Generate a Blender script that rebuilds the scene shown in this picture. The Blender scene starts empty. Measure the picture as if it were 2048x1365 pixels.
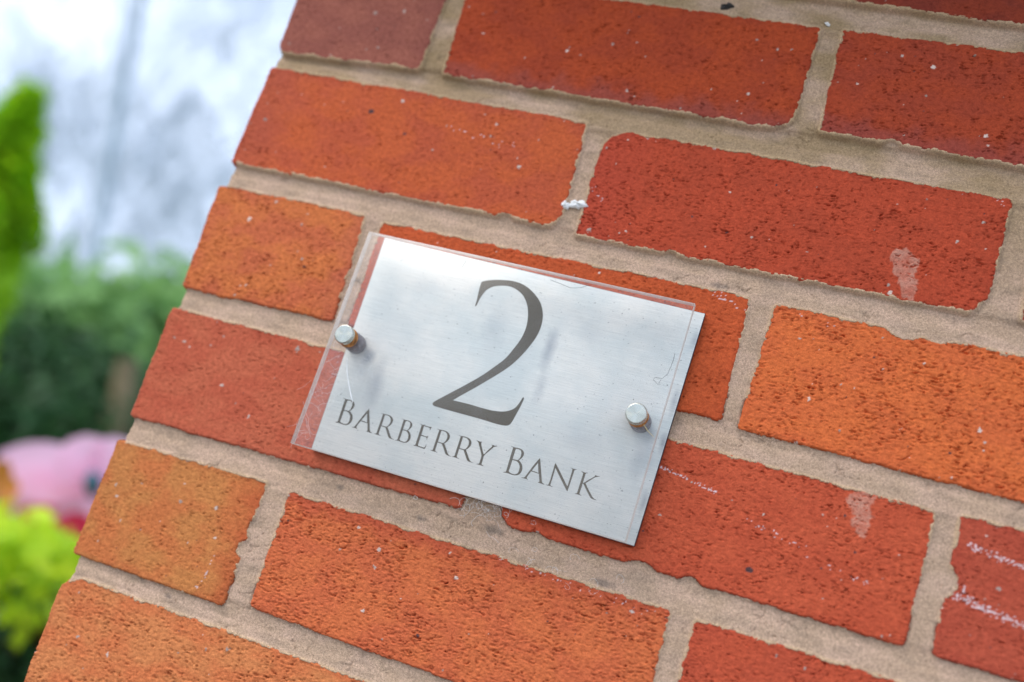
import bpy, math, random
import numpy as np
from mathutils import Matrix, Vector

SC = bpy.context.scene
COL = SC.collection
R = math.radians
MM = 0.001
Z0 = 1.15            # height above ground of the course that carries the sign's foot (mm frame origin)

# ------------------------------------------------------------------ camera
cam_d = bpy.data.cameras.new('camera')
cam = bpy.data.objects.new('camera', cam_d)
COL.objects.link(cam)
SC.camera = cam
cam_d.sensor_width = 36.0
cam_d.lens = 2183.0 / 2048.0 * 36.0
cam_d.clip_start = 0.02
cam_d.clip_end = 600.0
RX = Vector((0.92617, 0.22941, 0.29930))       # image right
RY = Vector((0.22678, 0.29529, -0.92810))      # image down
RZ = Vector((-0.30130, 0.92745, 0.22147))      # view direction
CP = Vector((0.38332, -0.54460, Z0 - 0.03510))
cam.matrix_world = Matrix(((RX.x, -RY.x, -RZ.x, CP.x), (RX.y, -RY.y, -RZ.y, CP.y), (RX.z, -RY.z, -RZ.z, CP.z), (0, 0, 0, 1)))
cam_d.dof.use_dof = True
cam_d.dof.focus_distance = 0.560
cam_d.dof.aperture_fstop = 3.2
cam_d.dof.aperture_blades = 0

# ------------------------------------------------------------------ sky, sun, exposure
SUN = Vector((-0.52, -0.36, 0.78)).normalized()   # towards the sun
world = bpy.data.worlds.new('World')
SC.world = world
world.use_nodes = True
wn = world.node_tree
wn.nodes.clear()
w_out = wn.nodes.new('ShaderNodeOutputWorld')
w_bg = wn.nodes.new('ShaderNodeBackground')
w_sky = wn.nodes.new('ShaderNodeTexSky')
w_sky.sky_type = 'NISHITA'
w_sky.sun_disc = False
w_sky.sun_elevation = math.asin(SUN.z)
w_sky.sun_rotation = math.atan2(SUN.x, SUN.y)
w_sky.air_density = 1.0
w_sky.dust_density = 1.0
w_tc = wn.nodes.new('ShaderNodeTexCoord')
w_map = wn.nodes.new('ShaderNodeMapping')
w_map.inputs['Scale'].default_value = (1.0, 1.0, 2.2)
w_n = wn.nodes.new('ShaderNodeTexNoise')
w_n.inputs['Scale'].default_value = 3.2
w_n.inputs['Detail'].default_value = 6
w_n.inputs['Roughness'].default_value = 0.55
w_r = wn.nodes.new('ShaderNodeValToRGB')
w_r.color_ramp.elements[0].position = 0.30
w_r.color_ramp.elements[0].color = (0.55, 0.55, 0.55, 1)
w_r.color_ramp.elements[1].position = 0.58
w_r.color_ramp.elements[1].color = (1, 1, 1, 1)
w_mix = wn.nodes.new('ShaderNodeMix')
w_mix.data_type = 'RGBA'
w_mix.inputs['B'].default_value = (6.5, 7.5, 9.4, 1)      # sunlit thin cloud
wn.links.new(w_tc.outputs['Generated'], w_map.inputs['Vector'])
wn.links.new(w_map.outputs['Vector'], w_n.inputs['Vector'])
wn.links.new(w_n.outputs['Fac'], w_r.inputs['Fac'])
wn.links.new(w_r.outputs['Color'], w_mix.inputs['Factor'])
wn.links.new(w_sky.outputs['Color'], w_mix.inputs['A'])
wn.links.new(w_mix.outputs['Result'], w_bg.inputs['Color'])
w_bg.inputs['Strength'].default_value = 0.108
wn.links.new(w_bg.outputs['Background'], w_out.inputs['Surface'])

sun_d = bpy.data.lights.new('sun', 'SUN')
sun_d.energy = 1.5
sun_d.angle = R(38)
sun_d.color = (1.0, 0.95, 0.88)
sun = bpy.data.objects.new('sun', sun_d)
COL.objects.link(sun)
sun.rotation_euler = (-SUN).to_track_quat('-Z', 'Y').to_euler()
sun.location = (-3, -4, 6)

SC.view_settings.view_transform = 'Standard'
SC.view_settings.look = 'None'
SC.view_settings.gamma = 1.0
SC.view_settings.use_curve_mapping = False
SC.view_settings.exposure = 0.76

SC.render.engine = 'CYCLES'
SC.cycles.max_bounces = 10
SC.cycles.transparent_max_bounces = 24
SC.cycles.use_denoising = True
SC.cycles.denoising_input_passes = 'RGB_ALBEDO_NORMAL'
SC.cycles.denoising_prefilter = 'ACCURATE'
SC.cycles.use_adaptive_sampling = False

# ------------------------------------------------------------------ helpers
def lin(r, g, b):
    f = lambda c: (c / 255 / 12.92) if c / 255 <= 0.04045 else ((c / 255 + 0.055) / 1.055) ** 2.4
    return (f(r), f(g), f(b))

def at(px, py, dist):
    """world point seen at a position of the picture (2048 wide) at a distance in metres"""
    d = RX * ((px - 1024) / 2183.0) + RY * ((py - 682.5) / 2183.0) + RZ
    d.normalize()
    return CP + d * dist

def tag(o, label=None, cat=None, group=None, kind=None):
    if label: o['label'] = label
    if cat: o['category'] = cat
    if group: o['group'] = group
    if kind: o['kind'] = kind
    return o

def empty(name, loc=(0, 0, 0), parent=None):
    o = bpy.data.objects.new(name, None)
    o.empty_display_size = 0.02
    COL.objects.link(o)
    o.location = loc
    if parent: o.parent = parent
    return o

def link(name, me, mat=None, parent=None, smooth=True):
    o = bpy.data.objects.new(name, me)
    COL.objects.link(o)
    if mat and not me.materials: me.materials.append(mat)
    if smooth and len(me.polygons):
        me.polygons.foreach_set('use_smooth', np.ones(len(me.polygons), dtype=bool))
    if parent:
        o.parent = parent
        o.matrix_parent_inverse = Matrix.Translation(-Vector(parent_world(parent)))
    return o

def parent_world(p):
    v = Vector((0, 0, 0))
    while p is not None:
        v += Vector(p.location)
        v += p.matrix_parent_inverse.to_translation() if p.parent else Vector((0, 0, 0))
        p = p.parent
    return v

def mesh_np(name, V, F):
    """V (n,3) metres, F (m,k) with k = 3 or 4"""
    me = bpy.data.meshes.new(name)
    V = np.ascontiguousarray(V, dtype=np.float32)
    F = np.ascontiguousarray(F, dtype=np.int32)
    k = F.shape[1]
    me.vertices.add(len(V)); me.vertices.foreach_set('co', V.ravel())
    me.loops.add(F.size); me.loops.foreach_set('vertex_index', F.ravel())
    me.polygons.add(len(F))
    me.polygons.foreach_set('loop_start', np.arange(0, F.size, k, dtype=np.int32))
    me.update(calc_edges=True)
    me.validate()
    return me

def vcol(me, C, name='Col'):
    a = me.color_attributes.new(name, 'FLOAT_COLOR', 'POINT')
    C4 = np.ones((len(C), 4), dtype=np.float32); C4[:, :C.shape[1]] = C
    a.data.foreach_set('color', C4.ravel())

BOXF = np.array([(0, 1, 2, 3), (7, 6, 5, 4), (0, 4, 5, 1), (1, 5, 6, 2), (2, 6, 7, 3), (3, 7, 4, 0)])
def box_vf(x0, x1, y0, y1, z0, z1):
    V = np.array([(x0, y0, z0), (x0, y1, z0), (x1, y1, z0), (x1, y0, z0), (x0, y0, z1), (x0, y1, z1), (x1, y1, z1), (x1, y0, z1)], float)
    return V, BOXF.copy()

def join_vf(parts):
    Vs, Fs, n = [], [], 0
    for V, F in parts:
        Vs.append(V); Fs.append(F + n); n += len(V)
    return np.vstack(Vs), np.vstack(Fs)

def tube_vf(P, rad, n=6):
    P = [Vector(p) for p in P]
    V, F = [], []
    for i, p in enumerate(P):
        t = (P[min(i + 1, len(P) - 1)] - P[max(i - 1, 0)]).normalized()
        a = t.orthogonal().normalized() if i == 0 else (a - t * a.dot(t)).normalized()
        b = t.cross(a)
        r = rad[i] if hasattr(rad, '__len__') else rad
        for k in range(n):
            w = 2 * math.pi * k / n
            V.append(p + (a * math.cos(w) + b * math.sin(w)) * r)
    for i in range(len(P) - 1):
        for k in range(n):
            F.append((i * n + k, i * n + (k + 1) % n, (i + 1) * n + (k + 1) % n, (i + 1) * n + k))
    return np.array([tuple(v) for v in V]), np.array(F)

def lathe_y(prof, cx, cz, n=48):
    """profile [(radius, y)] turned about an axis along y; ends closed by tiny rings"""
    V, F = [], []
    for r, y in prof:
        for k in range(n):
            w = 2 * math.pi * k / n
            V.append((cx + r * math.cos(w), y, cz + r * math.sin(w)))
    for i in range(len(prof) - 1):
        for k in range(n):
            F.append((i * n + k, (i + 1) * n + k, (i + 1) * n + (k + 1) % n, i * n + (k + 1) % n))
    return np.array(V), np.array(F)

_rs = np.random.RandomState(7)
PERM = np.concatenate([_rs.permutation(256)] * 3)
GX = np.cos(np.arange(256) * 2 * np.pi / 256); GZ = np.sin(np.arange(256) * 2 * np.pi / 256)
def pn(x, z, seed=0):
    """2-D gradient noise, about -0.7 .. 0.7"""
    xi = np.floor(x).astype(np.int64); zi = np.floor(z).astype(np.int64)
    fx = x - xi; fz = z - zi
    u = fx * fx * fx * (fx * (fx * 6 - 15) + 10); v = fz * fz * fz * (fz * (fz * 6 - 15) + 10)
    def g(a, b):
        h = PERM[PERM[(xi + a + seed * 17) & 255] + ((zi + b + seed * 31) & 255)]
        return GX[h] * (fx - a) + GZ[h] * (fz - b)
    n0 = g(0, 0) * (1 - u) + g(1, 0) * u
    n1 = g(0, 1) * (1 - u) + g(1, 1) * u
    return n0 * (1 - v) + n1 * v

def fbm(x, z, oct=3, seed=0, gain=0.5):
    s = 0; a = 1
    for i in range(oct):
        s = s + a * pn(x, z, seed + i); x = x * 2.03; z = z * 2.03; a *= gain
    return s

def sm(a, b, x):
    t = np.clip((x - a) / (b - a), 0, 1)
    return t * t * (3 - 2 * t)

# ------------------------------------------------------------------ materials
def mat_new(name):
    m = bpy.data.materials.new(name); m.use_nodes = True
    nt = m.node_tree; nt.nodes.clear()
    out = nt.nodes.new('ShaderNodeOutputMaterial')
    return m, nt, out

def nd(nt, typ, **kw):
    n = nt.nodes.new(typ)
    for k, v in kw.items():
        if k in n.inputs: n.inputs[k].default_value = v
        else: setattr(n, k, v)
    return n

def ramp(nt, src, p0, c0, p1, c1):
    r = nt.nodes.new('ShaderNodeValToRGB')
    e = r.color_ramp.elements
    e[0].position = p0; e[0].color = (*c0, 1) if len(c0) == 3 else c0
    e[1].position = p1; e[1].color = (*c1, 1) if len(c1) == 3 else c1
    nt.links.new(src, r.inputs['Fac'])
    return r

def noise(nt, vec, scale, detail=3, rough=0.55):
    n = nd(nt, 'ShaderNodeTexNoise', Scale=scale, Detail=detail, Roughness=rough)
    if vec is not None: nt.links.new(vec, n.inputs['Vector'])
    return n

def mapping(nt, scale=(1, 1, 1), coord='Object'):
    tc = nt.nodes.new('ShaderNodeTexCoord')
    mp = nt.nodes.new('ShaderNodeMapping')
    mp.inputs['Scale'].default_value = scale
    nt.links.new(tc.outputs[coord], mp.inputs['Vector'])
    return mp.outputs['Vector']

def mixc(nt, fac, a, b, blend='MIX'):
    m = nt.nodes.new('ShaderNodeMix'); m.data_type = 'RGBA'; m.blend_type = blend
    for key, v in (('Factor', fac), ('A', a), ('B', b)):
        if hasattr(v, 'is_linked'): nt.links.new(v, m.inputs[key])
        elif isinstance(v, (int, float)): m.inputs[key].default_value = v
        else: m.inputs[key].default_value = (*v, 1)
    return m.outputs['Result']

def simple_mat(name, col, rough=0.6, metal=0.0, var=0.15, scale=40, bump=0.0):
    m, nt, out = mat_new(name)
    p = nd(nt, 'ShaderNodeBsdfPrincipled', Roughness=rough, Metallic=metal)
    n = noise(nt, mapping(nt), scale, 4)
    r = ramp(nt, n.outputs['Fac'], 0.3, tuple(c * (1 - var) for c in col), 0.7, tuple(min(1, c * (1 + var)) for c in col))
    nt.links.new(r.outputs['Color'], p.inputs['Base Color'])
    if bump:
        b = nd(nt, 'ShaderNodeBump', Strength=1.0, Distance=bump)
        nt.links.new(n.outputs['Fac'], b.inputs['Height']); nt.links.new(b.outputs['Normal'], p.inputs['Normal'])
    nt.links.new(p.outputs['BSDF'], out.inputs['Surface'])
    return m

def brick_mat():
    m, nt, out = mat_new('fired_clay')
    p = nd(nt, 'ShaderNodeBsdfPrincipled', Roughness=0.86)
    p.inputs['Specular IOR Level'].default_value = 0.25
    a = nt.nodes.new('ShaderNodeVertexColor'); a.layer_name = 'Col'
    v = mapping(nt)
    n1 = noise(nt, v, 420, 4, 0.65)
    n2 = noise(nt, v, 1500, 3, 0.6)
    r1 = ramp(nt, n1.outputs['Fac'], 0.30, (0.76, 0.72, 0.70), 0.72, (1.20, 1.24, 1.26))
    c = mixc(nt, 1.0, a.outputs['Color'], r1.outputs['Color'], 'MULTIPLY')
    r2 = ramp(nt, n2.outputs['Fac'], 0.35, (0.88, 0.86, 0.86), 0.68, (1.10, 1.10, 1.10))
    c = mixc(nt, 1.0, c, r2.outputs['Color'], 'MULTIPLY')
    nt.links.new(c, p.inputs['Base Color'])
    b1 = nd(nt, 'ShaderNodeBump', Strength=1.0, Distance=0.00035)
    nt.links.new(n2.outputs['Fac'], b1.inputs['Height'])
    b2 = nd(nt, 'ShaderNodeBump', Strength=1.0, Distance=0.0005)
    nt.links.new(n1.outputs['Fac'], b2.inputs['Height']); nt.links.new(b1.outputs['Normal'], b2.inputs['Normal'])
    nt.links.new(b2.outputs['Normal'], p.inputs['Normal'])
    nt.links.new(p.outputs['BSDF'], out.inputs['Surface'])
    return m

def mortar_mat():
    m, nt, out = mat_new('sand_mortar')
    p = nd(nt, 'ShaderNodeBsdfPrincipled', Roughness=0.92)
    p.inputs['Specular IOR Level'].default_value = 0.2
    a = nt.nodes.new('ShaderNodeVertexColor'); a.layer_name = 'Col'
    v = mapping(nt)
    n1 = noise(nt, v, 900, 3, 0.7)
    n2 = noise(nt, v, 2400, 2, 0.6)
    r1 = ramp(nt, n1.outputs['Fac'], 0.28, (0.66, 0.65, 0.64), 0.70, (1.20, 1.20, 1.19))
    c = mixc(nt, 1.0, a.outputs['Color'], r1.outputs['Color'], 'MULTIPLY')
    r2 = ramp(nt, n2.outputs['Fac'], 0.34, (0.72, 0.71, 0.70), 0.66, (1.16, 1.16, 1.16))
    c = mixc(nt, 1.0, c, r2.outputs['Color'], 'MULTIPLY')
    nt.links.new(c, p.inputs['Base Color'])
    b1 = nd(nt, 'ShaderNodeBump', Strength=1.0, Distance=0.00045)
    nt.links.new(n2.outputs['Fac'], b1.inputs['Height'])
    b2 = nd(nt, 'ShaderNodeBump', Strength=1.0, Distance=0.0004)
    nt.links.new(n1.outputs['Fac'], b2.inputs['Height']); nt.links.new(b1.outputs['Normal'], b2.inputs['Normal'])
    nt.links.new(b2.outputs['Normal'], p.inputs['Normal'])
    nt.links.new(p.outputs['BSDF'], out.inputs['Surface'])
    return m

SHADES_AND_SMEARS = [(228.5, 95, 4.5, 15, 0.6), (230, 74, 4, 14, 0.28), (131, 66.5, 6, 6, 0.75), (141, 51, 6, 19, 0.38), (291.5, 64, 6, 6, 0.5), (291, 50, 6, 14, 0.33), (196, 98, 9, 16, 0.22), (258, 52, 16, 8, 0.18), (300, 62, 2.6, 7, 0.6), (299.6, 84, 2.2, 9, 0.45), (298.8, 30, 2.4, 8, 0.45), (301, 118, 2.4, 6, 0.4), (150, 112, 12, 7, 0.16), (248, 108, 14, 8, 0.15)]
def brushed_mat():
    m, nt, out = mat_new('brushed_aluminium')
    p = nd(nt, 'ShaderNodeBsdfPrincipled', Metallic=0.16, Roughness=0.42)
    p.inputs['Specular IOR Level'].default_value = 0.35
    v = mapping(nt, (45, 1, 1900))
    n = noise(nt, v, 1.0, 4, 0.7)
    v2 = mapping(nt, (60, 1, 4200))
    n2 = noise(nt, v2, 1.0, 2, 0.7)
    v3 = mapping(nt, (1, 1, 1))
    n3 = noise(nt, v3, 22, 4, 0.6)
    n4 = noise(nt, v3, 900, 2, 0.5)
    r = ramp(nt, n.outputs['Fac'], 0.22, (0.66, 0.65, 0.60), 0.78, (0.90, 0.88, 0.81))
    r2 = ramp(nt, n2.outputs['Fac'], 0.25, (0.86, 0.86, 0.86), 0.75, (1.08, 1.08, 1.08))
    c = mixc(nt, 1.0, r.outputs['Color'], r2.outputs['Color'], 'MULTIPLY')
    r3 = ramp(nt, n3.outputs['Fac'], 0.36, (0.80, 0.85, 0.875), 0.60, (1.03, 1.01, 1.0))
    c = mixc(nt, 1.0, c, r3.outputs['Color'], 'MULTIPLY')
    r4 = ramp(nt, n4.outputs['Fac'], 0.25, (0.22, 0.21, 0.20), 0.29, (1, 1, 1))      # pin-head corrosion spots
    c = mixc(nt, 1.0, c, r4.outputs['Color'], 'MULTIPLY')
    # painted-in bolt shadows and a reflection by the numeral, plus weather smears and scratches
    for sx, sz, rx, rz, amt in SHADES_AND_SMEARS:
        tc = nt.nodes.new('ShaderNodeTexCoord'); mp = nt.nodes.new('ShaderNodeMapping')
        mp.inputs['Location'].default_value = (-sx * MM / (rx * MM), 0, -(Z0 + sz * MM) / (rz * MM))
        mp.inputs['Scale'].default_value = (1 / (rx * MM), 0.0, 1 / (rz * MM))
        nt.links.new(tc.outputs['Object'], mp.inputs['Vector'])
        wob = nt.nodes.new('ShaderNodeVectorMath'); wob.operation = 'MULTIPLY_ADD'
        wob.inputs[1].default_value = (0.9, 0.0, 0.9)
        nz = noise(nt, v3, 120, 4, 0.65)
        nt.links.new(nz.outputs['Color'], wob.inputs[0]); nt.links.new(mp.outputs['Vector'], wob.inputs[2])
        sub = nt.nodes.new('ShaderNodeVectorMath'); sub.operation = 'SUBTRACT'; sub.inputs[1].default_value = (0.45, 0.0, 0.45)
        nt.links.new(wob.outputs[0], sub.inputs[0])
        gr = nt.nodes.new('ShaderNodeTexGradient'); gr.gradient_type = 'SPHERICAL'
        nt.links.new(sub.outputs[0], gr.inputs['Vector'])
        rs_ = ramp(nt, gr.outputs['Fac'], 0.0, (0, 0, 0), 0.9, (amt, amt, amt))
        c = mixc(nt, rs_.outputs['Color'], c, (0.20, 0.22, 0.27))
    nt.links.new(c, p.inputs['Base Color'])
    b = nd(nt, 'ShaderNodeBump', Strength=0.5, Distance=0.00006)
    nt.links.new(n2.outputs['Fac'], b.inputs['Height']); nt.links.new(b.outputs['Normal'], p.inputs['Normal'])
    rr = ramp(nt, n3.outputs['Fac'], 0.35, (0.64,) * 3, 0.65, (0.76,) * 3)
    nt.links.new(rr.outputs['Color'], p.inputs['Roughness'])
    nt.links.new(p.outputs['BSDF'], out.inputs['Surface'])
    return m

def acrylic_mat():
    m, nt, out = mat_new('clear_acrylic')
    tr = nd(nt, 'ShaderNodeBsdfTransparent', Color=(0.992, 0.995, 0.993, 1))
    gl = nd(nt, 'ShaderNodeBsdfGlossy', Color=(1, 1, 1, 1), Roughness=0.30)
    lw = nd(nt, 'ShaderNodeLayerWeight', Blend=0.5)      # reflectance of one face of a parallel pane (Schlick)
    pw = nt.nodes.new('ShaderNodeMath'); pw.operation = 'POWER'; pw.inputs[1].default_value = 5.0
    fr = nt.nodes.new('ShaderNodeMath'); fr.operation = 'MULTIPLY_ADD'; fr.inputs[1].default_value = 0.9; fr.inputs[2].default_value = 0.036
    nt.links.new(lw.outputs['Facing'], pw.inputs[0]); nt.links.new(pw.outputs[0], fr.inputs[0])
    mx = nt.nodes.new('ShaderNodeMixShader')
    nt.links.new(fr.outputs[0], mx.inputs['Fac'])
    nt.links.new(tr.outputs['BSDF'], mx.inputs[1]); nt.links.new(gl.outputs['BSDF'], mx.inputs[2])
    # film of dust, blotchy, with fine grains
    v = mapping(nt)
    n1 = noise(nt, v, 30, 5, 0.65)
    n2 = noise(nt, v, 1300, 2, 0.6)
    r1 = ramp(nt, n1.outputs['Fac'], 0.38, (0.006,) * 3, 0.72, (0.045,) * 3)
    r2 = ramp(nt, n2.outputs['Fac'], 0.66, (0.0,) * 3, 0.76, (0.22,) * 3)
    add = nt.nodes.new('ShaderNodeMath'); add.operation = 'ADD'; add.use_clamp = True
    nt.links.new(r1.outputs['Color'], add.inputs[0]); nt.links.new(r2.outputs['Color'], add.inputs[1])
    df = nd(nt, 'ShaderNodeBsdfDiffuse', Color=(0.78, 0.76, 0.74, 1))
    mx2 = nt.nodes.new('ShaderNodeMixShader')
    nt.links.new(add.outputs[0], mx2.inputs['Fac'])
    nt.links.new(mx.outputs[0], mx2.inputs[1]); nt.links.new(df.outputs[0], mx2.inputs[2])
    nt.links.new(mx2.outputs[0], out.inputs['Surface'])
    return m

def acrylic_edge_mat():
    m, nt, out = mat_new('sawn_acrylic_edge')
    tr = nd(nt, 'ShaderNodeBsdfTransparent', Color=(0.93, 0.95, 0.94, 1))
    gl = nd(nt, 'ShaderNodeBsdfGlossy', Color=(1, 1, 1, 1), Roughness=0.25)
    df = nd(nt, 'ShaderNodeBsdfTranslucent', Color=(0.82, 0.80, 0.76, 1))
    d2 = nd(nt, 'ShaderNodeBsdfDiffuse', Color=(0.72, 0.66, 0.58, 1))
    m0 = nt.nodes.new('ShaderNodeMixShader'); m0.inputs['Fac'].default_value = 0.6
    nt.links.new(df.outputs[0], m0.inputs[1]); nt.links.new(d2.outputs[0], m0.inputs[2])
    n1 = noise(nt, mapping(nt), 160, 4, 0.7)
    r1 = ramp(nt, n1.outputs['Fac'], 0.3, (0.55,) * 3, 0.7, (0.92,) * 3)
    m1 = nt.nodes.new('ShaderNodeMixShader')
    nt.links.new(r1.outputs['Color'], m1.inputs['Fac'])
    nt.links.new(tr.outputs[0], m1.inputs[1]); nt.links.new(m0.outputs[0], m1.inputs[2])
    m2 = nt.nodes.new('ShaderNodeMixShader'); m2.inputs['Fac'].default_value = 0.12
    nt.links.new(m1.outputs[0], m2.inputs[1]); nt.links.new(gl.outputs[0], m2.inputs[2])
    nt.links.new(m2.outputs[0], out.inputs['Surface'])
    return m

def turned_steel_mat():
    m, nt, out = mat_new('turned_steel')
    p = nd(nt, 'ShaderNodeBsdfPrincipled', Metallic=1.0, Roughness=0.34, Anisotropic=0.85)
    p.inputs['Base Color'].default_value = (0.52, 0.52, 0.45, 1)
    t = nt.nodes.new('ShaderNodeTangent'); t.direction_type = 'RADIAL'; t.axis = 'Y'
    nt.links.new(t.outputs['Tangent'], p.inputs['Tangent'])
    n = noise(nt, mapping(nt), 500, 3, 0.6)
    r = ramp(nt, n.outputs['Fac'], 0.3, (0.20,) * 3, 0.7, (0.34,) * 3)
    nt.links.new(r.outputs['Color'], p.inputs['Roughness'])
    nt.links.new(p.outputs['BSDF'], out.inputs['Surface'])
    return m

def leaf_mat(name, col, col2, trans=0.35):
    m, nt, out = mat_new(name)
    gi = nt.nodes.new('ShaderNodeNewGeometry')
    r = ramp(nt, gi.outputs['Random Per Island'], 0.0, col, 1.0, col2)
    p = nd(nt, 'ShaderNodeBsdfPrincipled', Roughness=0.55)
    p.inputs['Specular IOR Level'].default_value = 0.3
    t = nt.nodes.new('ShaderNodeBsdfTranslucent')
    nt.links.new(r.outputs['Color'], p.inputs['Base Color']); nt.links.new(r.outputs['Color'], t.inputs['Color'])
    mx = nt.nodes.new('ShaderNodeMixShader'); mx.inputs['Fac'].default_value = trans
    nt.links.new(p.outputs[0], mx.inputs[1]); nt.links.new(t.outputs[0], mx.inputs[2])
    nt.links.new(mx.outputs[0], out.inputs['Surface'])
    return m

# ------------------------------------------------------------------ ground
M_grass = simple_mat('lawn_turf', (0.055, 0.105, 0.03), 0.9, var=0.45, scale=9, bump=0.01)
M_pave = simple_mat('pale_paving', (0.30, 0.285, 0.265), 0.9, var=0.12, scale=14, bump=0.002)
V, F = box_vf(-160, 160, -160, 160, -0.05, 0.0)
tag(link('ground', mesh_np('ground', V, F), M_grass, smooth=False), 'lawn around the house', kind='structure')
V, F = box_vf(-7.0, 9.0, -13.0, 0.9, -0.04, 0.004)
tag(link('pavement', mesh_np('pavement', V, F), M_pave, smooth=False), 'pale paving in front of the brick wall', kind='structure')

# ------------------------------------------------------------------ brick wall
M_brick = brick_mat()
M_mortar = mortar_mat()
PIT, BH, BL, HL, JX = 81.23, 65.0, 209.5, 99.5, 12.8

def W(x, y, z):
    return np.stack([x * MM, y * MM, Z0 + z * MM], -1)

wall = empty('brick_wall', (0, 0, 0))
tag(wall, 'red brick wall ending in a corner at the left, with beige mortar joints', 'wall')

def nominal(k, i):
    if k % 2 == 0: x0 = i * (BL + JX); x1 = x0 + BL
    else:
        x0 = 0 if i == 0 else HL + JX + (i - 1) * (BL + JX); x1 = HL if i == 0 else x0 + BL
    return [(x0, k * PIT + BH), (x1, k * PIT + BH), (x1, k * PIT), (x0, k * PIT)]

# outlines of single bricks as laid (top-left, top-right, bottom-right, bottom-left; None = gauge position)
LAID = {
 (4, 1): [None, None, (432, 326.8), (222, 327.5)],
 (3, 0): [(0, 309), (98.5, 309), (98.4, 244.0), (1.5, 239.5)], (3, 1): [(110.5, 309), (320.6, 308.7), (319.2, 244.8), (113.6, 243.3)],
 (3, 2): [(332.3, 309.3), (544, 312), (544, 246), (334.1, 247.0)],
 (2, 0): [(2.0, 228.6), (209.4, 228.7), (212.0, 163.6), (0, 161.8)], (2, 1): [(221.5, 227.2), (435.2, 227.2), (432.9, 163.9), (222.1, 161.4)],
 (2, 2): [(449, 228), (659, 228), (659, 165), (449.5, 165)],
 (1, 0): [(-1.5, 146.2), (98.6, 147.2), (101.0, 82.0), (0.6, 79.6)], (1, 1): [(109.9, 145.2), (322.4, 147.5), (323.9, 81.0), (111, 81.2)],
 (1, 2): [(335.2, 147.0), (545, 148.2), (545, 78), (333.6, 79.6)],
 (0, 0): [(-0.2, 65.9), (207, 66), (207.2, 1.8), (0.1, -1.2)], (0, 1): [(224, 66), (431.4, 63.6), (430.2, -0.2), (226.2, 0.3)],
 (0, 2): [(442.2, 65.3), (652, 66), (652, 1), (443.4, -0.4)],
 (-1, 0): [(-1.2, -16.8), (98.0, -14.7), (97.2, -82.9), (-1.2, -83.2)], (-1, 1): [(112.3, -16.0), (325.2, -16.3), (325.2, -81.6), (112.6, -79.0)],
 (-1, 2): [(337.2, -16.8), (547, -16), (547, -81), (337.2, -81)],
 (-2, 0): [(-0.8, -94.6), (212, -94.8), (212, -160), (0.6, -160)],
}
#        main colour     second colour    rough  fine-grained edge tint (colour, side) or None
LOOK = {
 (4, 1): ((140, 50, 28), (124, 46, 32), 0.7, None),
 (3, 0): ((152, 80, 62), (138, 70, 56), 0.35, None), (3, 1): ((170, 62, 28), (156, 55, 29), 0.75, ((146, 76, 68), 'b')),
 (3, 2): ((166, 60, 31), (154, 56, 34), 0.85, ((150, 74, 66), 'b')),
 (2, 0): ((192, 82, 42), (180, 74, 46), 0.5, ((176, 84, 62), 'l')), (2, 1): ((182, 66, 38), (170, 62, 36), 0.9, ((186, 72, 50), 'l')),
 (2, 2): ((160, 64, 42), (150, 60, 40), 0.9, None),
 (1, 0): ((202, 102, 52), (190, 86, 54), 0.9, ((190, 98, 70), 'r')), (1, 1): ((192, 78, 38), (184, 74, 36), 0.8, None),
 (1, 2): ((212, 98, 48), (206, 92, 48), 1.35, None),
 (0, 0): ((188, 88, 58), (180, 76, 50), 0.5, None), (0, 1): ((192, 78, 47), (182, 70, 42), 0.85, None),
 (0, 2): ((178, 72, 48), (172, 66, 44), 0.8, None),
 (-1, 0): ((192, 112, 58), (196, 98, 52), 0.6, ((184, 78, 44), 'r')), (-1, 1): ((204, 98, 54), (196, 88, 52), 1.25, ((190, 82, 56), 't')),
 (-1, 2): ((188, 74, 45), (180, 70, 44), 0.9, None),
 (-2, 0): ((206, 116, 66), (204, 100, 56), 1.1, ((192, 84, 50), 'r')),
}

def outline(key):
    nom = nominal(*key); q = LAID.get(key)
    return nom if q is None else [n if p is None else p for p, n in zip(q, nom)]

def sdf(Q, X, Z, r):
    (ax, az), (bx, bz), (cx, cz), (dx, dz) = Q
    tz = (Z - az) / (dz - az); left = (ax + (dx - ax) * tz) - X
    tz2 = (Z - bz) / (cz - bz); right = X - (bx + (cx - bx) * tz2)
    tx = (X - ax) / (bx - ax); top = Z - (az + (bz - az) * tx)
    tx2 = (X - dx) / (cx - dx); bot = (dz + (cz - dz) * tx2) - Z
    a = np.maximum(left, right) + r; b = np.maximum(top, bot) + r
    return np.minimum(np.maximum(a, b), 0) + np.hypot(np.maximum(a, 0), np.maximum(b, 0)) - r, left, right, top, bot

# chips and bays in the arrises: x, z, radius (mm)
CHIPS = [(446.5, 33, 6.5), (400, 147, 7), (415, 148.5, 5), (318, 243, 6), (305, -2, 6), (330, 0, 4), (94, -52, 5), (98.5, -40, 4), (210, 166, 3.5),
         (0, 150, 4), (222, 228, 8), (226, 3, 7), (250, -2.5, 4), (3, -96, 5), (0.5, 239, 4), (432, 167, 5), (276, 162, 3), (372, 247, 4), (180, 163, 4)]

def edge_d(Q, X, Z):
    d, l, r, t, b = sdf(Q, X, Z, 1.8)
    d = d - 0.5
    d = d + 0.7 * pn(X / 17, Z / 17, 3) + 0.5 * pn(X / 7, Z / 7, 4) + 0.25 * pn(X / 3.1, Z / 3.1, 5) + 0.35 * pn(X / 1.4, Z / 1.4, 8)
    for cx, cz, cr in CHIPS:
        d = d + 0.75 * cr * np.exp(-(((X - cx) ** 2 + (Z - cz) ** 2) / cr ** 2) ** 1.5)
    return d, l, r, t, b

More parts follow.
